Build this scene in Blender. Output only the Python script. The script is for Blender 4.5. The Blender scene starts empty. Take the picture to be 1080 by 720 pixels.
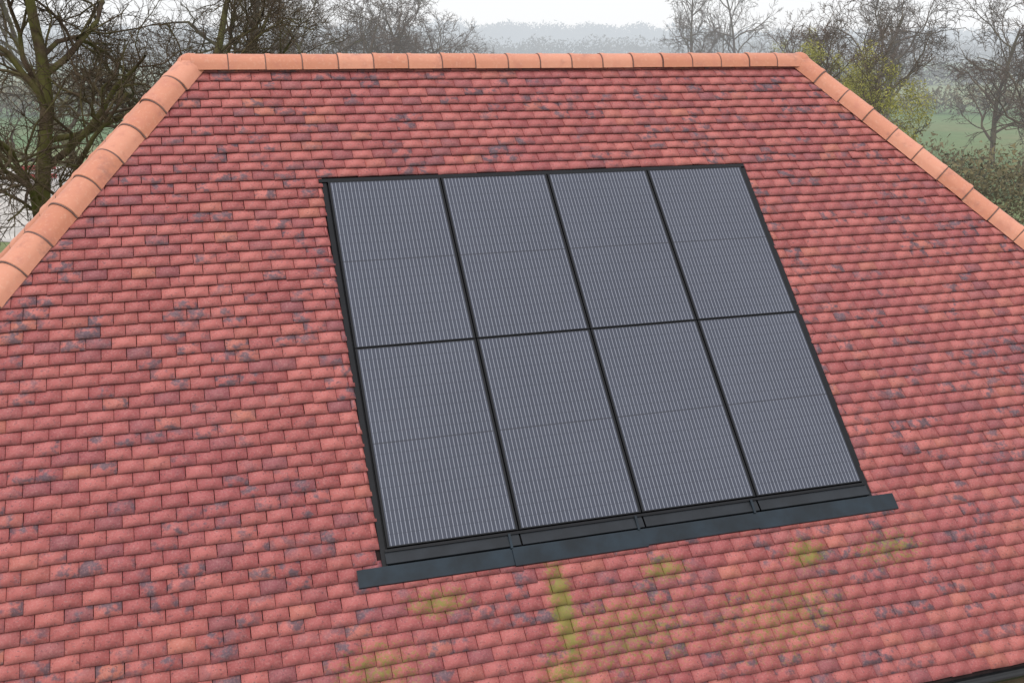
import bpy, math, random
import numpy as np
from mathutils import Matrix, Vector
R=random.Random(7)
TH=.7964; c=math.cos(TH); s=math.sin(TH)
UL,UR,VR,VE=-1.1895,5.937,5.40,-1.85
CAM=(-1.3531,-7.7568,3.9723); PSI=.3042; PHI=.2752; F=1100.07
GZ=VE*s-2.5
W=1.145; H=1.884
sc=bpy.context.scene
# ---------------------------------------------------------------- helpers
def link(o,parent=None):
    sc.collection.objects.link(o)
    if parent: o.parent=parent
    return o
def empty(name,loc=(0,0,0)):
    e=bpy.data.objects.new(name,None); e.location=loc; return link(e)
def mesh(name,verts,faces,mat=None,parent=None,attr=None,mw=None,smooth=False):
    me=bpy.data.meshes.new(name)
    verts=np.asarray(verts,dtype=np.float32)
    if isinstance(faces,np.ndarray):
        k=faces.shape[1]; n=len(faces)
        me.vertices.add(len(verts)); me.vertices.foreach_set('co',verts.ravel())
        me.loops.add(n*k); me.loops.foreach_set('vertex_index',faces.astype(np.int32).ravel())
        me.polygons.add(n); me.polygons.foreach_set('loop_start',np.arange(0,n*k,k,dtype=np.int32))
        me.polygons.foreach_set('loop_total',np.full(n,k,dtype=np.int32))
        me.update(calc_edges=True)
    else:
        me.from_pydata([tuple(map(float,v)) for v in verts],[],faces); me.update()
    if attr is not None:
        a=me.attributes.new('rnd','FLOAT_COLOR','POINT'); a.data.foreach_set('color',np.asarray(attr,dtype=np.float32).ravel())
    if mat: me.materials.append(mat)
    if smooth: me.polygons.foreach_set('use_smooth',np.ones(len(me.polygons),dtype=bool))
    o=bpy.data.objects.new(name,me); link(o,parent)
    if mw is not None: o.matrix_local=mw
    return o
class MB:
    def __init__(s): s.v=[]; s.f=[]; s.a=[]
    def box(s,x0,x1,y0,y1,z0,z1,a=None):
        b=len(s.v); s.v+=[(x0,y0,z0),(x1,y0,z0),(x1,y1,z0),(x0,y1,z0),(x0,y0,z1),(x1,y0,z1),(x1,y1,z1),(x0,y1,z1)]
        s.f+=[tuple(b+i for i in q) for q in ((0,3,2,1),(4,5,6,7),(0,1,5,4),(1,2,6,5),(2,3,7,6),(3,0,4,7))]
        if a: s.a+=[a]*8
    def add(s,vs,fs,a=None):
        b=len(s.v); s.v+=list(vs); s.f+=[tuple(b+i for i in q) for q in fs]
        if a: s.a+=[a]*len(vs)
    def obj(s,name,mat,parent=None,mw=None,smooth=False):
        return mesh(name,s.v,s.f,mat,parent,s.a if s.a else None,mw,smooth)
def bevel(o,w=.004,seg=2):
    m=o.modifiers.new('b','BEVEL'); m.width=w; m.segments=seg; m.limit_method='ANGLE'; return o
# node helper
class NT:
    def __init__(s,name):
        s.m=bpy.data.materials.new(name); s.m.use_nodes=True; s.t=s.m.node_tree; s.t.nodes.clear()
        s.m.cycles.emission_sampling='NONE'
        s.out=s.t.nodes.new('ShaderNodeOutputMaterial')
    def n(s,ty,**k):
        x=s.t.nodes.new(ty)
        for a,b in k.items(): setattr(x,a,b)
        return x
    def set(s,sock,v):
        if isinstance(v,bpy.types.NodeSocket): s.t.links.new(v,sock)
        else:
            try: sock.default_value=v
            except Exception: sock.default_value=(*v,1)
    def math(s,op,a,b=0,c=0,clamp=False):
        x=s.n('ShaderNodeMath',operation=op,use_clamp=clamp); s.set(x.inputs[0],a); s.set(x.inputs[1],b)
        if len(x.inputs)>2: s.set(x.inputs[2],c)
        return x.outputs[0]
    def mix(s,f,a,b,mode='MIX'):
        x=s.n('ShaderNodeMix',data_type='RGBA',blend_type=mode); s.set(x.inputs[0],f)
        s.set(x.inputs[6],a if isinstance(a,bpy.types.NodeSocket) else (*a[:3],1)); s.set(x.inputs[7],b if isinstance(b,bpy.types.NodeSocket) else (*b[:3],1)); return x.outputs[2]
    def noise(s,vec,scale,detail=3,rough=.55):
        x=s.n('ShaderNodeTexNoise'); s.set(x.inputs['Vector'],vec); x.inputs['Scale'].default_value=scale
        x.inputs['Detail'].default_value=detail; x.inputs['Roughness'].default_value=rough; return x.outputs[0]
    def ramp(s,v,a,b):
        x=s.n('ShaderNodeMapRange',interpolation_type='SMOOTHSTEP'); s.set(x.inputs[0],v); x.inputs[1].default_value=a; x.inputs[2].default_value=b; return x.outputs[0]
    def obj(s): return s.n('ShaderNodeTexCoord').outputs['Object']
    def pos(s): return s.n('ShaderNodeNewGeometry').outputs['Position']
    def xyz(s,v):
        x=s.n('ShaderNodeSeparateXYZ'); s.set(x.inputs[0],v); return x.outputs
    def vmul(s,v,k):
        x=s.n('ShaderNodeVectorMath',operation='MULTIPLY'); s.set(x.inputs[0],v); x.inputs[1].default_value=k; return x.outputs[0]
    def attr(s):
        x=s.n('ShaderNodeAttribute',attribute_name='rnd'); y=s.n('ShaderNodeSeparateColor'); s.t.links.new(x.outputs['Color'],y.inputs[0]); return y.outputs
    def bump(s,h,st=.3,d=.01):
        x=s.n('ShaderNodeBump'); s.set(x.inputs['Height'],h); x.inputs['Strength'].default_value=st; x.inputs['Distance'].default_value=d; return x.outputs[0]
    def bsdf(s,col,rough=.8,spec=.3,normal=None,metal=0):
        x=s.n('ShaderNodeBsdfPrincipled'); s.set(x.inputs['Base Color'],col if isinstance(col,bpy.types.NodeSocket) else (*col[:3],1))
        s.set(x.inputs['Roughness'],rough); s.set(x.inputs['Specular IOR Level'],spec); x.inputs['Metallic'].default_value=metal
        if normal is not None: s.set(x.inputs['Normal'],normal)
        return x.outputs[0]
    def done(s,sh): s.t.links.new(sh,s.out.inputs[0]); return s.m
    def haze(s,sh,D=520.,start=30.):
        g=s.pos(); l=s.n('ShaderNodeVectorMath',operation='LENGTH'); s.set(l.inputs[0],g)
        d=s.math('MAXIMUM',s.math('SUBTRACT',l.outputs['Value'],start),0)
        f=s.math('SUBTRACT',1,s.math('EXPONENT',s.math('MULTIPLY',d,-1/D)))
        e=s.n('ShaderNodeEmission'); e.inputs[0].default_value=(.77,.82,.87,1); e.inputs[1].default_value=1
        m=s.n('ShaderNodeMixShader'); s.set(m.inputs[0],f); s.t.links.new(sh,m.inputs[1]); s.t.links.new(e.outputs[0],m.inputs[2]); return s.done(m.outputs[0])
# ---------------------------------------------------------------- materials
def m_tile():
    t=NT('clay_tile'); tc=t.n('ShaderNodeTexCoord'); o=tc.outputs['Object']; nrm=t.xyz(tc.outputs['Normal']); r=t.attr()
    col=t.mix(r[0],(.40,.100,.098),(.61,.182,.162))
    col=t.mix(t.math('MULTIPLY',t.ramp(r[1],.90,1.0),.7),col,(.62,.22,.15))
    col=t.mix(t.math('MULTIPLY',t.ramp(t.math('SUBTRACT',1,r[1]),.82,1.0),.7),col,(.27,.095,.115))
    big=t.noise(o,.6,2); col=t.mix(t.math('MULTIPLY',t.ramp(big,.35,.7),.4),col,(.43,.11,.13))
    # smoky fire-flash smudges: a minority of tiles carry strong blue-grey blotches
    n1=t.noise(o,11,4,.6); n2=t.noise(o,1.3,3)
    gate=t.ramp(t.math('ADD',r[2],t.math('MULTIPLY',t.math('SUBTRACT',n2,.5),1.3)),.58,.90)
    sm=t.math('MULTIPLY',t.ramp(n1,.46,.61),gate)
    col=t.mix(t.math('MULTIPLY',sm,.85),col,(.125,.095,.125))
    dk=t.noise(o,24,4,.75); col=t.mix(t.math('MULTIPLY',t.ramp(dk,.53,.72),.42),col,(.20,.07,.08))
    spk=t.noise(o,48,2,.6); col=t.mix(t.math('MULTIPLY',t.ramp(spk,.62,.69),.55),col,(.10,.06,.07))
    fine=t.noise(o,60,3,.7); col=t.mix(t.math('MULTIPLY',t.ramp(fine,.45,.75),.28),col,(.74,.43,.39))
    # moss below the array (only the front slope has these coordinates below the array)
    xs=t.xyz(o); mask=None
    for (u,v,a,b,k0) in ((1.38,-.75,.13,.6,1.35),(1.26,-1.5,.24,.55,1.3),(3.75,-.58,.24,.16,1.15),(2.35,-.52,.28,.16,1.0),(.35,-.50,.32,.15,1.05),(-.2,-.95,.5,.3,.8),(1.9,-1.0,.9,.5,.75),(3.3,-1.1,1.0,.5,.75),(4.6,-.65,.5,.25,.8)):
        dx=t.math('DIVIDE',t.math('SUBTRACT',xs[0],u),a); dy=t.math('DIVIDE',t.math('SUBTRACT',xs[1],v),b)
        d=t.math('ADD',t.math('MULTIPLY',dx,dx),t.math('MULTIPLY',dy,dy))
        k=t.math('MULTIPLY',t.math('EXPONENT',t.math('MULTIPLY',d,-1)),k0)
        mask=k if mask is None else t.math('MAXIMUM',mask,k)
    mn=t.noise(o,26,5,.8)
    mm=t.ramp(t.math('ADD',mn,t.math('MULTIPLY',mask,.27)),.62,.84)
    col=t.mix(t.math('MULTIPLY',mm,t.math('MULTIPLY',t.ramp(mask,.05,.6),.82)),col,t.mix(t.noise(o,9,2),(.15,.18,.03),(.36,.34,.07)))
    # downslope tails coloured dark, painting in the shadow line under each course
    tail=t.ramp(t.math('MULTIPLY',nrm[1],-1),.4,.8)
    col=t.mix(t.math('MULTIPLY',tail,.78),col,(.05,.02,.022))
    return t.done(t.bsdf(col,.60,.38,t.bump(fine,.3,.004)))
def m_ridge():
    t=NT('ridge_clay'); o=t.obj(); r=t.attr()
    col=t.mix(r[0],(.63,.245,.15),(.75,.33,.22))
    n=t.noise(o,6,4,.6); col=t.mix(t.math('MULTIPLY',t.ramp(n,.45,.75),.5),col,(.54,.20,.15))
    n=t.noise(o,30,3,.6); col=t.mix(t.math('MULTIPLY',t.ramp(n,.5,.75),.35),col,(.80,.45,.32))
    n3=t.noise(o,3,4,.7); col=t.mix(t.math('MULTIPLY',t.ramp(n3,.58,.75),.4),col,(.28,.15,.12))
    return t.done(t.bsdf(col,.6,.35,t.bump(n,.2,.004)))
def m_plain(name,col,rough=.5,spec=.5,var=.25,scale=8,metal=0,haze=False):
    t=NT(name); o=t.obj(); n=t.noise(o,scale,4,.6)
    cc=t.mix(t.ramp(n,.3,.75),tuple(x*(1-var) for x in col),tuple(min(1,x*(1+var)) for x in col))
    sh=t.bsdf(cc,rough,spec,t.bump(n,.1,.003),metal)
    return t.haze(sh) if haze else t.done(sh)
def m_glass():
    t=NT('solar_cells'); o=t.obj(); x=t.xyz(o)
    gw=W-.05; gh=H-.035
    fx=t.math('FRACT',t.math('MULTIPLY',x[0],30/gw)); dx=t.math('ABSOLUTE',t.math('SUBTRACT',fx,.5))
    bus=t.math('LESS_THAN',dx,.08)
    fy=t.math('FRACT',t.math('MULTIPLY',x[1],18/gh)); dy=t.math('ABSOLUTE',t.math('SUBTRACT',fy,.5))
    gap=t.math('GREATER_THAN',dy,.468)
    cx=t.math('FRACT',t.math('MULTIPLY',x[0],6/gw)); cdx=t.math('GREATER_THAN',t.math('ABSOLUTE',t.math('SUBTRACT',cx,.5)),.488)
    ymid=t.math('LESS_THAN',t.math('ABSOLUTE',t.math('SUBTRACT',x[1],gh/2)),.007)
    pz=t.noise(t.pos(),.45,3); n=t.noise(o,1.3,2)
    cell=t.mix(t.math('ADD',t.math('MULTIPLY',n,.5),t.math('MULTIPLY',pz,.5)),(.030,.035,.056),(.074,.081,.112))
    dash=t.math('MULTIPLY',bus,t.math('SUBTRACT',1,t.math('MULTIPLY',gap,.4)))
    col=t.mix(t.math('MULTIPLY',dash,.8),cell,(.35,.36,.42))
    col=t.mix(t.math('MAXIMUM',t.math('MULTIPLY',cdx,.4),t.math('MULTIPLY',gap,.25)),col,(.03,.031,.04))
    col=t.mix(t.math('MULTIPLY',ymid,.6),col,(.03,.03,.04))
    return t.done(t.bsdf(col,t.math('ADD',.18,t.math('MULTIPLY',t.noise(t.pos(),3,3),.14)),.5))
def m_brick():
    t=NT('red_brick'); o=t.obj(); x=t.xyz(o)
    cb=t.n('ShaderNodeCombineXYZ'); t.set(cb.inputs[0],t.math('ADD',x[0],x[1])); t.set(cb.inputs[1],x[2])
    b=t.n('ShaderNodeTexBrick'); t.set(b.inputs['Vector'],cb.outputs[0]); b.inputs['Scale'].default_value=1
    b.inputs['Brick Width'].default_value=.225; b.inputs['Row Height'].default_value=.075; b.inputs['Mortar Size'].default_value=.006
    b.inputs['Color1'].default_value=(.30,.10,.06,1); b.inputs['Color2'].default_value=(.22,.07,.05,1); b.inputs['Mortar'].default_value=(.38,.34,.29,1)
    return t.done(t.bsdf(b.outputs[0],.85,.2))
def m_bark(name,c1,c2,moss=.4):
    t=NT(name); o=t.obj(); n=t.noise(o,2.5,4,.65); r=t.attr()
    col=t.mix(t.ramp(n,.3,.7),c1,c2)
    col=t.mix(t.math('MULTIPLY',t.math('MULTIPLY',t.ramp(t.noise(o,1.2,3),.4,.6),moss),r[0]),col,(.13,.13,.035))
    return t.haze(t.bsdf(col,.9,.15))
def m_leaf(name,c1,c2,D=520.):
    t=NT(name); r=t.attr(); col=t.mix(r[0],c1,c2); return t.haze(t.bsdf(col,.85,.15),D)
def m_ground():
    t=NT('ground_fields'); p=t.pos()
    v=t.n('ShaderNodeTexVoronoi'); t.set(v.inputs['Vector'],t.vmul(p,(.011,.007,0))); v.inputs['Scale'].default_value=1
    vc=t.n('ShaderNodeSeparateColor'); t.t.links.new(v.outputs['Color'],vc.inputs[0])
    n=t.noise(p,.05,5,.6); n2=t.noise(p,1.5,5,.7)
    g=t.mix(t.ramp(vc.outputs[0],.3,.8),(.12,.20,.08),(.22,.26,.12))
    g=t.mix(t.math('MULTIPLY',t.ramp(n,.45,.7),.5),g,(.24,.21,.11))
    g=t.mix(t.math('MULTIPLY',t.ramp(n2,.4,.7),.35),g,(.09,.11,.04))
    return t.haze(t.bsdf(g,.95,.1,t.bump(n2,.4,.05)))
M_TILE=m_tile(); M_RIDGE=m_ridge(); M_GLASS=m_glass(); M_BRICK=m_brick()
M_UNDER=m_plain('roof_underlay',(.03,.02,.02),.9,.1)
M_BLACK=m_plain('black_frame',(.006,.006,.008),.35,.3)
M_FLASH=m_plain('flashing_metal',(.009,.018,.027),.28,.42,.5,3)
M_FLASHD=m_plain('flashing_dark',(.014,.017,.022),.4,.4,.3,5)
M_JOINT=m_plain('ridge_union',(.18,.105,.09),.7,.3)
M_GUT=m_plain('gutter_pvc',(.012,.012,.013),.3,.5)
M_WHITE=m_plain('white_pvc',(.75,.75,.73),.35,.5,.04)
M_WIN=m_plain('window_glass',(.03,.035,.04),.05,.8,.1)
M_SOFF=m_plain('timber_fascia',(.10,.07,.05),.6,.3)
M_BARK=m_bark('oak_bark',(.055,.036,.026),(.13,.092,.062),.7)
M_BARK2=m_bark('distant_bark',(.09,.06,.045),(.17,.12,.09),.3)
# ---------------------------------------------------------------- roof tiles
house=empty('brick_house')
def frame(X,Y,Z,O):
    return Matrix(((X[0],Y[0],Z[0],O[0]),(X[1],Y[1],Z[1],O[1]),(X[2],Y[2],Z[2],O[2]),(0,0,0,1)))
yr=VR*c; zr=VR*s
MF=frame((1,0,0),(0,c,s),(0,-s,c),(0,0,0))
ML=frame((0,-1,0),(c,0,s),(-s,0,c),(UL-VR*c,yr,0))
MR=frame((0,1,0),(-c,0,s),(s,0,c),(UR+VR*c,yr,0))
mid=(UL+UR)/2; hl=(UR-UL)/2
MBk=frame((-1,0,0),(0,-c,s),(0,s,c),(mid,2*yr,0))
TW,TG=.205,.116
CUT=(-.045,4.625,-.22,3.815)
def slope(name,Lf,Rf,mw,cut=False,zoff=-.02):
    rg=np.random.RandomState(len(name)*7)
    vs=[];fs=[];at=[]
    nrow=int((VR-VE)/TG)
    for i in range(nrow+1):
        v0=VE+i*TG
        if v0>VR-.03: break
        lo=Lf(v0); hi=Rf(v0); 
        off=(i%2)*TW/2+rg.uniform(-.018,.018)
        k0=int(math.floor((lo-off)/TW))-1; k1=int(math.ceil((hi-off)/TW))+1
        wob=rg.uniform(0,6.28)
        cl=CUT[0]+rg.uniform(-.022,.006); cr=CUT[1]+rg.uniform(-.006,.022)
        for k in range(k0,k1):
            g=.0014+rg.uniform(0,.0026)
            a=off+k*TW+g; b=off+(k+1)*TW-g
            segs=[(a,b)]
            if cut and v0>CUT[2]-.06 and v0<CUT[3]-.01:
                if b>cl and a<cr:
                    segs=[]
                    if a<cl-.02: segs.append((a,cl))
                    if b>cr+.02: segs.append((cr,b))
            for a,b in segs:
                v1=v0+TG+.03
                if v1>VR: v1=VR
                if b<=min(Lf(v0),Lf(v1))+.0 or a>=max(Rf(v0),Rf(v1)): continue
                dv=rg.normal(0,.003)+.003*math.sin(k*.5+wob); sk=rg.normal(0,.0022)
                dz=abs(rg.normal(0,.0026)); tl=rg.normal(0,.002); cam=rg.uniform(-.0005,.0012)
                ra=(rg.rand(),rg.rand(),rg.rand(),1)
                if cut and abs(a-5.15)<.11 and abs(v0-.2)<.06: dv-=.028; dz+=.012; ra=(0,0,1.4,1)
                th=.020
                def P(u,v,n):
                    u=min(max(u,Lf(v)),Rf(v)); return (u,v,n)
                m=(a+b)/2; sl=th/TG
                zt=zoff+dz; zh=zoff-sl*(v1-v0)
                B=len(vs)
                vs+= [P(a,v0+dv-sk,zt-tl),P(m,v0+dv,zt+cam),P(b,v0+dv+sk,zt+tl),
                      P(a,v1,zh-tl),P(m,v1,zh+cam),P(b,v1,zh+tl),
                      P(a,v0+dv-sk+.001,zt-tl-th),P(m,v0+dv+.001,zt+cam-th),P(b,v0+dv+sk+.001,zt+tl-th),
                      P(a,v1,zh-tl-th),P(b,v1,zh+tl-th)]
                fs+=[(B,B+1,B+4,B+3),(B+1,B+2,B+5,B+4),(B+6,B+7,B+1,B),(B+7,B+8,B+2,B+1),(B+9,B+6,B,B+3),(B+8,B+10,B+5,B+2)]
                at+=[ra]*11
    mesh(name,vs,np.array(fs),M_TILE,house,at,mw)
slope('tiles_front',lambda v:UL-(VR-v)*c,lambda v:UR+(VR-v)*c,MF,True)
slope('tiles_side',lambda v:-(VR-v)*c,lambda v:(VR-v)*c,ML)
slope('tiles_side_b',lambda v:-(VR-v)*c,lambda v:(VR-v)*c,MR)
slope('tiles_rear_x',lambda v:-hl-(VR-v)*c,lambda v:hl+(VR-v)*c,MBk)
e=VE+.02
xl=UL-(VR-e)*c; xr=UR+(VR-e)*c; yf=e*c; yb=2*yr-e*c; ze=e*s-.07
V=[(xl,yf,ze),(xr,yf,ze),(xr,yb,ze),(xl,yb,ze),(UL,yr,zr-.09),(UR,yr,zr-.09)]
mesh('roof_deck',V,[(0,1,5,4),(1,2,5),(2,3,4,5),(3,0,4),(0,3,2,1)],M_UNDER,house)
# ridge / hip tiles
def ridge_run(P0,P1,up,name,Lt=.375,r=.135,halfang=1.3,drop=.09,skirt=.15,jw=.016):
    P0=Vector(P0);P1=Vector(P1); d=(P1-P0); L=d.length; d.normalize(); up=Vector(up); up=(up-d*up.dot(d)).normalized(); sd=d.cross(up)
    n=max(1,round(L/Lt)); st=L/n; mb=MB(); jb=MB(); K=16
    def prof(rr,k):
        pts=[]
        for q in range(K+1):
            an=-halfang+2*halfang*q/K; pts.append((math.sin(an)*rr*1.12,math.cos(an)*rr-drop))
        return [(pts[0][0]-.012*k,-skirt)]+pts+[(pts[-1][0]+.012*k,-skirt)]
    N=K+3
    for i in range(n):
        a=(R.random(),R.random(),R.random(),1); j=R.gauss(0,.004); j2=R.gauss(0,.003); vs=[]
        for (t,rr) in ((.004,r+.001),(.010,r+.006),(.05,r+.005),(.062,r+.000),(st-.008,r-.003),(st-.003,r-.008)):
            for (y_,z_) in prof(rr,1): vs.append(tuple(P0+d*(i*st+t)+up*(z_+j2)+sd*(y_+j)))
        fs=[(m_*N+q,(m_+1)*N+q,(m_+1)*N+q+1,m_*N+q+1) for m_ in range(5) for q in range(N-1)]
        mb.add(vs,fs,a); vs=[]
        for t,rr in ((-jw-.002,r-.03),(-jw,r+.001),(jw-.003,r+.001),(jw-.001,r-.03)):
            for (y_,z_) in prof(rr,1.3): vs.append(tuple(P0+d*(i*st+t)+up*z_+sd*y_))
        fs=[(m_*N+q,(m_+1)*N+q,(m_+1)*N+q+1,m_*N+q+1) for m_ in range(3) for q in range(N-1)]
        jb.add(vs,fs)
    o=mb.obj(name,M_RIDGE,house,smooth=True); o.modifiers.new('e','EDGE_SPLIT').split_angle=.6
    jb.obj(name+'_union',M_JOINT,house)
    return o
ridge_run((UL,yr,zr),(UR,yr,zr),(0,0,1),'ridge_tiles',r=.122,drop=.082,skirt=.115,jw=.006)
for nm,ex,ey,X in (('hip_tiles_a',UL-(VR-VE)*c,VE*c,UL),('hip_tiles_b',UR+(VR-VE)*c,VE*c,UR),('hip_tiles_c',UL-(VR-VE)*c,2*yr-VE*c,UL),('hip_tiles_d',UR+(VR-VE)*c,2*yr-VE*c,UR)):
    ridge_run((ex,ey,VE*s),(X,yr,zr),(0,0,1),nm,r=.137,drop=.080,skirt=.11,jw=.009)
for X in (UL,UR):
    bpy.ops.mesh.primitive_uv_sphere_add(segments=24,ring_count=12,radius=.14,location=(X,yr,zr-.09)); o=bpy.context.object
    o.name='hip_apex_cap'; o.data.materials.append(M_RIDGE); o.parent=house
    for p in o.data.polygons: p.use_smooth=True
# gutters
def gutter(P0,P1,outw,name):
    P0=Vector(P0);P1=Vector(P1);o=Vector(outw);mb=MB();K=8;vs=[]
    for r_ in (.062,.056):
        for P in (P0,P1):
            for q in range(K+1):
                an=math.pi*q/K; vs.append(tuple(P+o*(math.cos(an)*r_)+Vector((0,0,-math.sin(an)*r_))))
    fs=[]
    for a in (0,2*(K+1)):
        for q in range(K): fs.append((a+q,a+q+1,a+K+1+q+1,a+K+1+q))
    for q in (0,K): fs.append((q,K+1+q,3*(K+1)+q,2*(K+1)+q))
    mb.add(vs,fs); mb.obj(name,M_GUT,house)
XL=UL-(VR-VE)*c; XR=UR+(VR-VE)*c; YF=VE*c; YB=2*yr-VE*c; ZE=VE*s
gz=ZE-.05; g=.05
gutter((XL-g,YF-g,gz),(XR+g,YF-g,gz),(0,-1,0),'gutter_front')
gutter((XL-g,YB+g,gz),(XR+g,YB+g,gz),(0,1,0),'gutter_back')
gutter((XL-g,YF-g,gz),(XL-g,YB+g,gz),(-1,0,0),'gutter_side_a')
gutter((XR+g,YF-g,gz),(XR+g,YB+g,gz),(1,0,0),'gutter_side_b')
mb=MB(); f0=ZE-.24; f1=ZE-.075
mb.box(XL+.02,XR-.02,YF+.02,YF+.045,f0,f1); mb.box(XL+.02,XR-.02,YB-.045,YB-.02,f0,f1)
mb.box(XL+.02,XL+.045,YF+.046,YB-.046,f0,f1); mb.box(XR-.045,XR-.02,YF+.046,YB-.046,f0,f1)
mb.box(XL+.05,XR-.05,YF+.05,YB-.05,f0+.005,f0+.02)
mb.obj('fascia_and_soffit',M_SOFF,house)
# walls
ov=.4; wx0,wx1,wy0,wy1=XL+ov,XR-ov,YF+ov,YB-ov; wz=f0+.004
mb=MB(); mb.box(wx0,wx1,wy0,wy1,GZ-.1,wz); mb.obj('walls',M_BRICK,house)
fr=MB(); gl=MB()
def win(x,y0,w,h,zb,sgn):
    ya,ybk=(y0-.05,y0+.02) if sgn<0 else (y0-.02,y0+.05)
    n=max(2,round(w/.6)); t=.06
    fr.box(x,x+w,ya,ybk,zb,zb+t); fr.box(x,x+w,ya,ybk,zb+h-t,zb+h)
    for i in range(n+1):
        xx=x+i*(w-t)/n; fr.box(xx,xx+t,ya-.003,ybk+.003,zb+t,zb+h-t)
    fr.box(x-.05,x+w+.05,ya-.04,ybk+.04,zb-.05,zb-.001)
    m=(ya+ybk)/2-(.02 if sgn<0 else -.02); gl.box(x+t/2,x+w-t/2,m-.008,m+.008,zb+t/2,zb+h-t/2)
for x,w in ((wx0+1.2,1.8),(wx0+4.6,1.2),(wx0+9.6,1.8),(wx0+13,1.8)):
    win(x,wy0,w,1.2,GZ+.95,-1); win(x,wy1,w,1.2,GZ+.95,1)
fr.obj('window_frames',M_WHITE,house); gl.obj('window_glass',M_WIN,house)
mb=MB(); dx=wx0+7.4
mb.box(dx,dx+.95,wy0-.04,wy0+.02,GZ,GZ+2.05); mb.box(dx+.15,dx+.8,wy0-.055,wy0-.041,GZ+.2,GZ+.9); mb.box(dx+.15,dx+.8,wy0-.055,wy0-.041,GZ+1.1,GZ+1.85); mb.box(dx+.82,dx+.88,wy0-.08,wy0-.041,GZ+1.0,GZ+1.04)
mb.obj('front_door',m_plain('door_paint',(.03,.06,.05),.4),house)
# ---------------------------------------------------------------- solar array
arr=empty('solar_panel_array'); arr.matrix_world=MF
mb=MB(); mb.box(CUT[0]-.01,CUT[1]+.01,-.2,CUT[3],-.085,-.05); mb.obj('mounting_tray',M_BLACK,arr)
fw=.020; fh=.010
for j in range(2):
    for i in range(4):
        x0=i*W+.006; x1=(i+1)*W-.006; y0=j*H+.004; y1=(j+1)*H-.004
        mb=MB(); n0,n1=-.04,0
        mb.box(x0,x1,y0,y0+fh,n0,n1); mb.box(x0,x1,y1-fh,y1,n0,n1); mb.box(x0,x0+fw,y0+fh,y1-fh,n0,n1); mb.box(x1-fw,x1,y0+fh,y1-fh,n0,n1)
        mb.obj('panel_frame',M_BLACK,arr)
        mb=MB(); mb.box(0,x1-x0-2*fw+.004,0,y1-y0-2*fh+.004,-.008,-.002)
        mb.obj('panel_glass',M_GLASS,arr,Matrix.Translation((x0+fw-.002,y0+fh-.002,0)))
mb=MB()
for a,b in ((-.055,-.004),(4*W+.004,4*W+.055)):
    mb.box(a,b,-.2,CUT[3]-.01,-.044,-.024)
mb.box(-.08,4*W+.05,2*H+.003,2*H+.045,-.043,-.012)
o=mb.obj('side_and_top_flashing',M_BLACK,arr); bevel(o)
mb=MB()
for i in range(4):
    x0=i*W+.008; x1=(i+1)*W-.008
    if i==0:x0=-.02
    if i==3:x1=4*W+.02
    vs=[(x0,-.006,-.022),(x1,-.006,-.022),(x1,-.13,-.004),(x0,-.13,-.004),(x1,-.137,-.03),(x0,-.137,-.03)]
    mb.add(vs,[(0,3,2,1),(3,5,4,2)])
mb.obj('infill_strip',M_FLASHD,arr)
mb=MB(); xs=[-.27,1.10,2.27,3.42,4*W+.27]
for i in range(4):
    x0=xs[i]-(.05 if i else 0); x1=xs[i+1]; t1=-.004
    z=.001+.007*((i*2)%3)/2; sh=(0,.010,-.002,.006)[i]
    vs=[(x0,-.145,-.012+z),(x1,-.145,-.012+z+t1),(x1,-.295-sh,-.004+z+t1),(x0,-.295-sh,-.004+z),(x1,-.30-sh,-.022),(x0,-.30-sh,-.022)]
    mb.add(vs,[(0,3,2,1),(3,5,4,2)])
    if i:
        mb.box(x0-.010,x0+.012,-.15,-.02,-.02,.002)
mb.obj('lead_apron',M_FLASH,arr)
mb=MB(); mb.box(-.02,4*W+.02,-.03,-.007,-.04,-.006); mb.obj('lower_rail',M_BLACK,arr)
# ---------------------------------------------------------------- land
def place(x,D):
    """bearing of picture column x, horizontal distance D from the drone"""
    zz=D*math.cos(PHI); lat=(x-540)/F*zz
    fx,fy=math.sin(PSI),math.cos(PSI)
    return (CAM[0]+fx*D+fy*lat, CAM[1]+fy*D-fx*lat, GZ)
def hgt(x,y):
    d=math.hypot(x,y); k=max(0,min(1,(d-60)/400))
    far=max(0,(d-500)/1500)
    return GZ+k*1.5*math.sin(x*.013+1)*math.cos(y*.011)+min(far,1.6)*20*(.55+.45*math.sin(math.atan2(y,x)*5+.7))
rs=[0]+[3*1.12**i for i in range(62)]; NA=120
V=[];Fc=[]
for i,r_ in enumerate(rs):
    for k in range(NA):
        a=2*math.pi*k/NA; x,y=r_*math.cos(a),r_*math.sin(a); V.append((x,y,hgt(x,y)))
for i in range(len(rs)-1):
    for k in range(NA):
        Fc.append((i*NA+k,(i+1)*NA+k,(i+1)*NA+(k+1)%NA,i*NA+(k+1)%NA))
mesh('ground',V,Fc,m_ground(),smooth=True)
def patch(name,pts,mat,z=.02):
    return mesh(name,[(*p[:2],GZ+z) for p in pts],[tuple(range(len(pts)))],mat)
M_GRAV=m_plain('pale_gravel',(.58,.54,.50),.95,.1,.2,.8,haze=True)
patch('gravel_yard',[place(-160,44),place(60,42),place(80,60),place(140,80),place(70,86),place(-160,84)],M_GRAV)
M_RED=m_plain('barrier_red',(.6,.03,.04),.5,haze=True)
bp=place(4,62); bo=empty('site_barrier',(bp[0],bp[1],GZ+.02))
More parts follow.
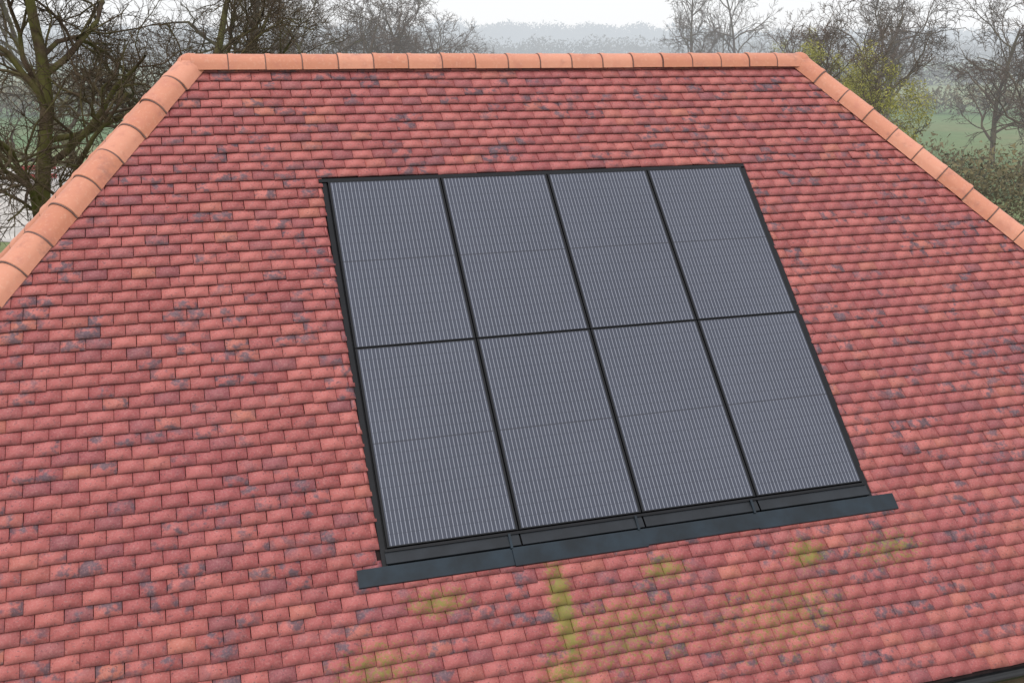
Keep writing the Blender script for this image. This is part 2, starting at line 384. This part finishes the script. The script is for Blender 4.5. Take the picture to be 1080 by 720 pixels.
for k in range(1):
    mb=MB(); y=k*2.1
    mb.box(y,y+2,-.03,.03,.75,1.0); mb.box(y,y+2,-.03,.03,.25,.5); mb.obj('planks',M_RED,bo)
    mb=MB(); mb.box(y+.05,y+.12,.031,.09,0,1.05); mb.box(y+1.88,y+1.95,.031,.09,0,1.05); mb.box(y+.0,y+.2,-.3,.3,0,.08); mb.box(y+1.8,y+2,-.3,.3,0,.08); mb.obj('posts_and_feet',M_WHITE,bo)
# ---------------------------------------------------------------- trees
def make_tree(seed,h,tr,lvl=4,counts=(9,7,6,5),spread=.8,twig=.008,first=.2):
    rg=np.random.RandomState(seed); vs=[];fs=[];at=[];tot=[0]
    def tube(pts,rads,sides,shade):
        B=tot[0]; n=len(pts)
        for i in range(n):
            d=pts[min(i+1,n-1)]-pts[max(i-1,0)]; d=d/(np.linalg.norm(d)+1e-9)
            a=np.cross(d,(0.3,0.2,1) if abs(d[2])<.9 else (1,0,0)); a/=np.linalg.norm(a); b=np.cross(d,a)
            for k in range(sides):
                t=2*math.pi*k/sides; vs.append(pts[i]+rads[i]*(math.cos(t)*a+math.sin(t)*b)); at.append((shade,0,0,1))
        for i in range(n-1):
            for k in range(sides): fs.append((B+i*sides+k,B+i*sides+(k+1)%sides,B+(i+1)*sides+(k+1)%sides,B+(i+1)*sides+k))
        tot[0]+=n*sides
    def branch(p,d,L,r,l):
        nseg=(7,6,5,4,3)[min(l,4)] if l else 9
        pts=[p.copy()];rads=[r];dd=d.copy()
        rend=max(twig*.5,r*(.35 if l<lvl else .4))
        wig=(.10,.24,.30,.32,.30)[min(l,4)]
        for i in range(nseg):
            dd=dd+rg.normal(0,wig,3)+np.array((0,0,.05 if l<3 else .02)); dd/=np.linalg.norm(dd)
            p=p+dd*L/nseg; pts.append(p.copy()); rads.append(r+(rend-r)*(i+1)/nseg)
        tube(pts,rads,(8,6,5,3,3)[min(l,4)],(1,.9,.6,.3,.1)[min(l,4)])
        if l>=lvl: return
        n=counts[l]
        for k in range(n):
            t=(first if l==0 else .18)+(1-(first if l==0 else .18))*(k+rg.rand()*.9)/n; t=min(t,.99)
            f=t*nseg; i=int(f); q=pts[i]+(pts[min(i+1,nseg)]-pts[i])*(f-i)
            dl=pts[min(i+1,nseg)]-pts[max(0,i)]; dl/=np.linalg.norm(dl)+1e-9
            rn=rg.normal(0,1,3); rn-=dl*rn.dot(dl); rn/=np.linalg.norm(rn)
            sp=spread*(1.15 if l==0 else 1)*rg.uniform(.7,1.25)
            nd=dl*math.cos(sp)+rn*math.sin(sp)
            if l==0: nd[2]=abs(nd[2])*.6+.15
            nd/=np.linalg.norm(nd)
            rr=rads[i]*rg.uniform(.45,.65); LL=L*((.62 if l==0 else .58))*rg.uniform(.65,1.15)*(1.15-.45*t)
            branch(q,nd,LL,max(rr,twig),l+1)
    branch(np.array((0.,0,-.2)),np.array((rg.normal(0,.06),rg.normal(0,.06),1.)),h*.8,tr,0)
    return np.array(vs),np.array(fs),at
def tree_mesh(key,mat,**k):
    v,f,a=make_tree(**k); o=mesh(key,v,f,mat,None,a); me=o.data; bpy.data.objects.remove(o); return me
near=[tree_mesh('oakA',M_BARK,seed=3,h=13,tr=.28,counts=(13,8,8,6),spread=.85,twig=.009,first=.15),
      tree_mesh('oakB',M_BARK,seed=11,h=13,tr=.25,counts=(12,8,8,6),spread=.8,twig=.009,first=.12)]
farm=[tree_mesh('farA',M_BARK2,seed=21,h=13,tr=.26,counts=(12,7,6,5),spread=.7,twig=.018,first=.2),
      tree_mesh('farB',M_BARK2,seed=22,h=13,tr=.22,counts=(14,7,6,4),spread=.6,twig=.018,first=.15)]
def put(me,x,D,h,rot=0,name='bare_oak_tree',sx=1.):
    p=place(x,D); o=bpy.data.objects.new(name,me); link(o); o.location=(p[0],p[1],hgt(p[0],p[1])); k=h/13; o.scale=(k*sx,k*sx,k); o.rotation_euler=(0,0,rot); return o
for a in ((near[0],10,34,14.5,.3),(near[1],150,40,14,1.7),(near[0],265,54,14,2.5),(near[1],75,60,14,5.1),(near[1],335,70,12,3.3)): put(*a)
for a in ((farm[0],375,85,12.3,1),(farm[1],425,90,12.8,2.2),(farm[0],470,105,11.5,4),(farm[1],300,95,13,.4),(farm[0],400,120,13,5)): put(*a,name='bare_tree')
for a in ((farm[1],728,120,16.5,.5,.75),(farm[1],775,128,17.5,2.,.75),(farm[0],925,75,12.8,1,1),(farm[1],945,100,12,3,1),
          (farm[1],1062,72,11.5,4,1),(farm[0],1095,60,10,1.4,1)):
    put(*a[:5],name='bare_tree',sx=a[5])
# leaf / twig cloud masses
def cloud(name,clumps,mat,size,dens,parent=None,seed=1):
    rg=np.random.RandomState(seed); V_=[];A_=[]
    for (x,y,z,rx,ry,rz) in clumps:
        n=int(dens*rx*rz)+12
        d=rg.normal(0,1,(n,3)); d/=np.linalg.norm(d,axis=1)[:,None]; r=rg.rand(n,1)**.45
        p=np.array((x,y,z))+d*r*np.array((rx,ry,rz))
        lo=p[:,2]<GZ; p[lo,2]=GZ+rg.rand(lo.sum())*.5
        t=rg.normal(0,1,(n,3,3))*size*rg.uniform(.5,1.2,(n,1,1)); V_.append((p[:,None,:]+t).reshape(-1,3))
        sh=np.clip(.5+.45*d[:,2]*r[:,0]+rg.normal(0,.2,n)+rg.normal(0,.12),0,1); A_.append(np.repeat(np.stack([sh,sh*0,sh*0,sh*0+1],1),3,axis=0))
    vs=np.concatenate(V_); return mesh(name,vs,np.arange(len(vs)).reshape(-1,3),mat,parent,np.concatenate(A_))
def row(name,x0,D0,x1,D1,n,h,w,mat,size,dens,seed,hv=.35):
    rg=np.random.RandomState(seed); cl=[]
    for i in range(n):
        t=(i+rg.uniform(-.4,.4))/n; x=x0+(x1-x0)*t; D=D0+(D1-D0)*t+rg.normal(0,D0*.01); p=place(x,D); hh=h*rg.uniform(1-hv,1+hv)
        g_=hgt(p[0],p[1]); cl.append((p[0],p[1],g_+hh*.5,w*rg.uniform(.7,1.3),w*rg.uniform(.7,1.3),hh*.55))
    return cloud(name,cl,mat,size,dens,None,seed)
L_hz=m_leaf('winter_wood',(.05,.045,.03),(.12,.10,.065))
L_yg=m_leaf('yellow_willow',(.17,.165,.03),(.50,.46,.11))
L_hd=m_leaf('hedge_twigs',(.08,.065,.03),(.22,.18,.09))
row('distant_woodland',-200,430,1300,520,170,10,9,L_hz,.5,9,5)
row('distant_tree_line',-200,900,1300,1000,170,19,20,L_hz,1.1,5,6,.25)
row('hedgerow',620,210,1300,240,80,5,4,L_hz,.32,14,7)
row('hedgerow.001',860,130,1300,120,50,3.0,2.5,L_hd,.2,24,8)
row('hedgerow.002',-150,120,520,135,70,4.5,4,L_hd,.22,18,9)
row('hedgerow.003',900,64,1200,52,36,2.4,1.6,L_hd,.10,80,10)
row('bramble_thicket',1000,48,1180,42,16,2.8,1.6,L_hd,.07,160,12)
def willow(name,x,D,h,w,seed):
    rg=np.random.RandomState(seed); p=place(x,D); g_=hgt(*p[:2]); cl=[]
    for i in range(110):
        a=rg.rand()*6.28; r=w*math.sqrt(rg.rand()); z=h*(.15+.82*rg.rand()*(1-.35*(r/w)**2)); q=rg.uniform(.25,.65)
        cl.append((p[0]+r*math.cos(a),p[1]+r*math.sin(a),g_+z,q,q,q*1.3))
    par=empty(name,(0,0,0)); cloud('foliage',cl,L_yg,.035,900,par,seed)
    o=bpy.data.objects.new('branches',farm[1]); link(o,par); o.location=(p[0],p[1],g_); k=h/13; o.scale=(k,k,k*1.02)
willow('goat_willow_tree',872,55,9.0,2.9,1)
willow('goat_willow_tree.001',925,50,7.8,2.5,2)
willow('goat_willow_tree.002',835,70,9.0,2.3,3)
# ---------------------------------------------------------------- light
w=bpy.data.worlds.new('World'); sc.world=w; w.use_nodes=True; nt=w.node_tree; nt.nodes.clear()
out=nt.nodes.new('ShaderNodeOutputWorld'); bg=nt.nodes.new('ShaderNodeBackground'); sky=nt.nodes.new('ShaderNodeTexSky'); sky.sky_type='NISHITA'; sky.sun_disc=False
el,az=math.radians(52),math.radians(200)
sky.sun_elevation=el; sky.sun_rotation=az
mx=nt.nodes.new('ShaderNodeMix'); mx.data_type='RGBA'; mx.inputs[0].default_value=.92
nt.links.new(sky.outputs[0],mx.inputs[6])
tc=nt.nodes.new('ShaderNodeTexCoord'); sp=nt.nodes.new('ShaderNodeSeparateXYZ'); nt.links.new(tc.outputs['Generated'],sp.inputs[0])
mr=nt.nodes.new('ShaderNodeMapRange'); nt.links.new(sp.outputs[2],mr.inputs[0]); mr.inputs[1].default_value=0; mr.inputs[2].default_value=.9
cm=nt.nodes.new('ShaderNodeMix'); cm.data_type='RGBA'; nt.links.new(mr.outputs[0],cm.inputs[0]); cm.inputs[6].default_value=(10.2,10.3,10.5,1); cm.inputs[7].default_value=(11.8,12.0,12.5,1)
nt.links.new(cm.outputs[2],mx.inputs[7]); nt.links.new(mx.outputs[2],bg.inputs[0]); bg.inputs[1].default_value=.1; nt.links.new(bg.outputs[0],out.inputs[0])
sl=bpy.data.lights.new('sun','SUN'); sl.energy=.9; sl.angle=math.radians(14); sl.color=(1,.96,.9); so=link(bpy.data.objects.new('sun',sl))
sd=Vector((math.sin(az)*math.cos(el),math.cos(az)*math.cos(el),math.sin(el))); so.rotation_euler=sd.to_track_quat('Z','Y').to_euler()
# ---------------------------------------------------------------- camera
cd=bpy.data.cameras.new('camera'); cd.sensor_width=36; cd.lens=F/1080*36; cd.clip_end=8000; cd.clip_start=.1
co=link(bpy.data.objects.new('camera',cd)); co.location=CAM
Fw=Vector((math.sin(PSI)*math.cos(PHI),math.cos(PSI)*math.cos(PHI),-math.sin(PHI))); co.rotation_euler=Fw.to_track_quat('-Z','Y').to_euler()
sc.camera=co
sc.view_settings.view_transform='Standard'; sc.view_settings.look='None'
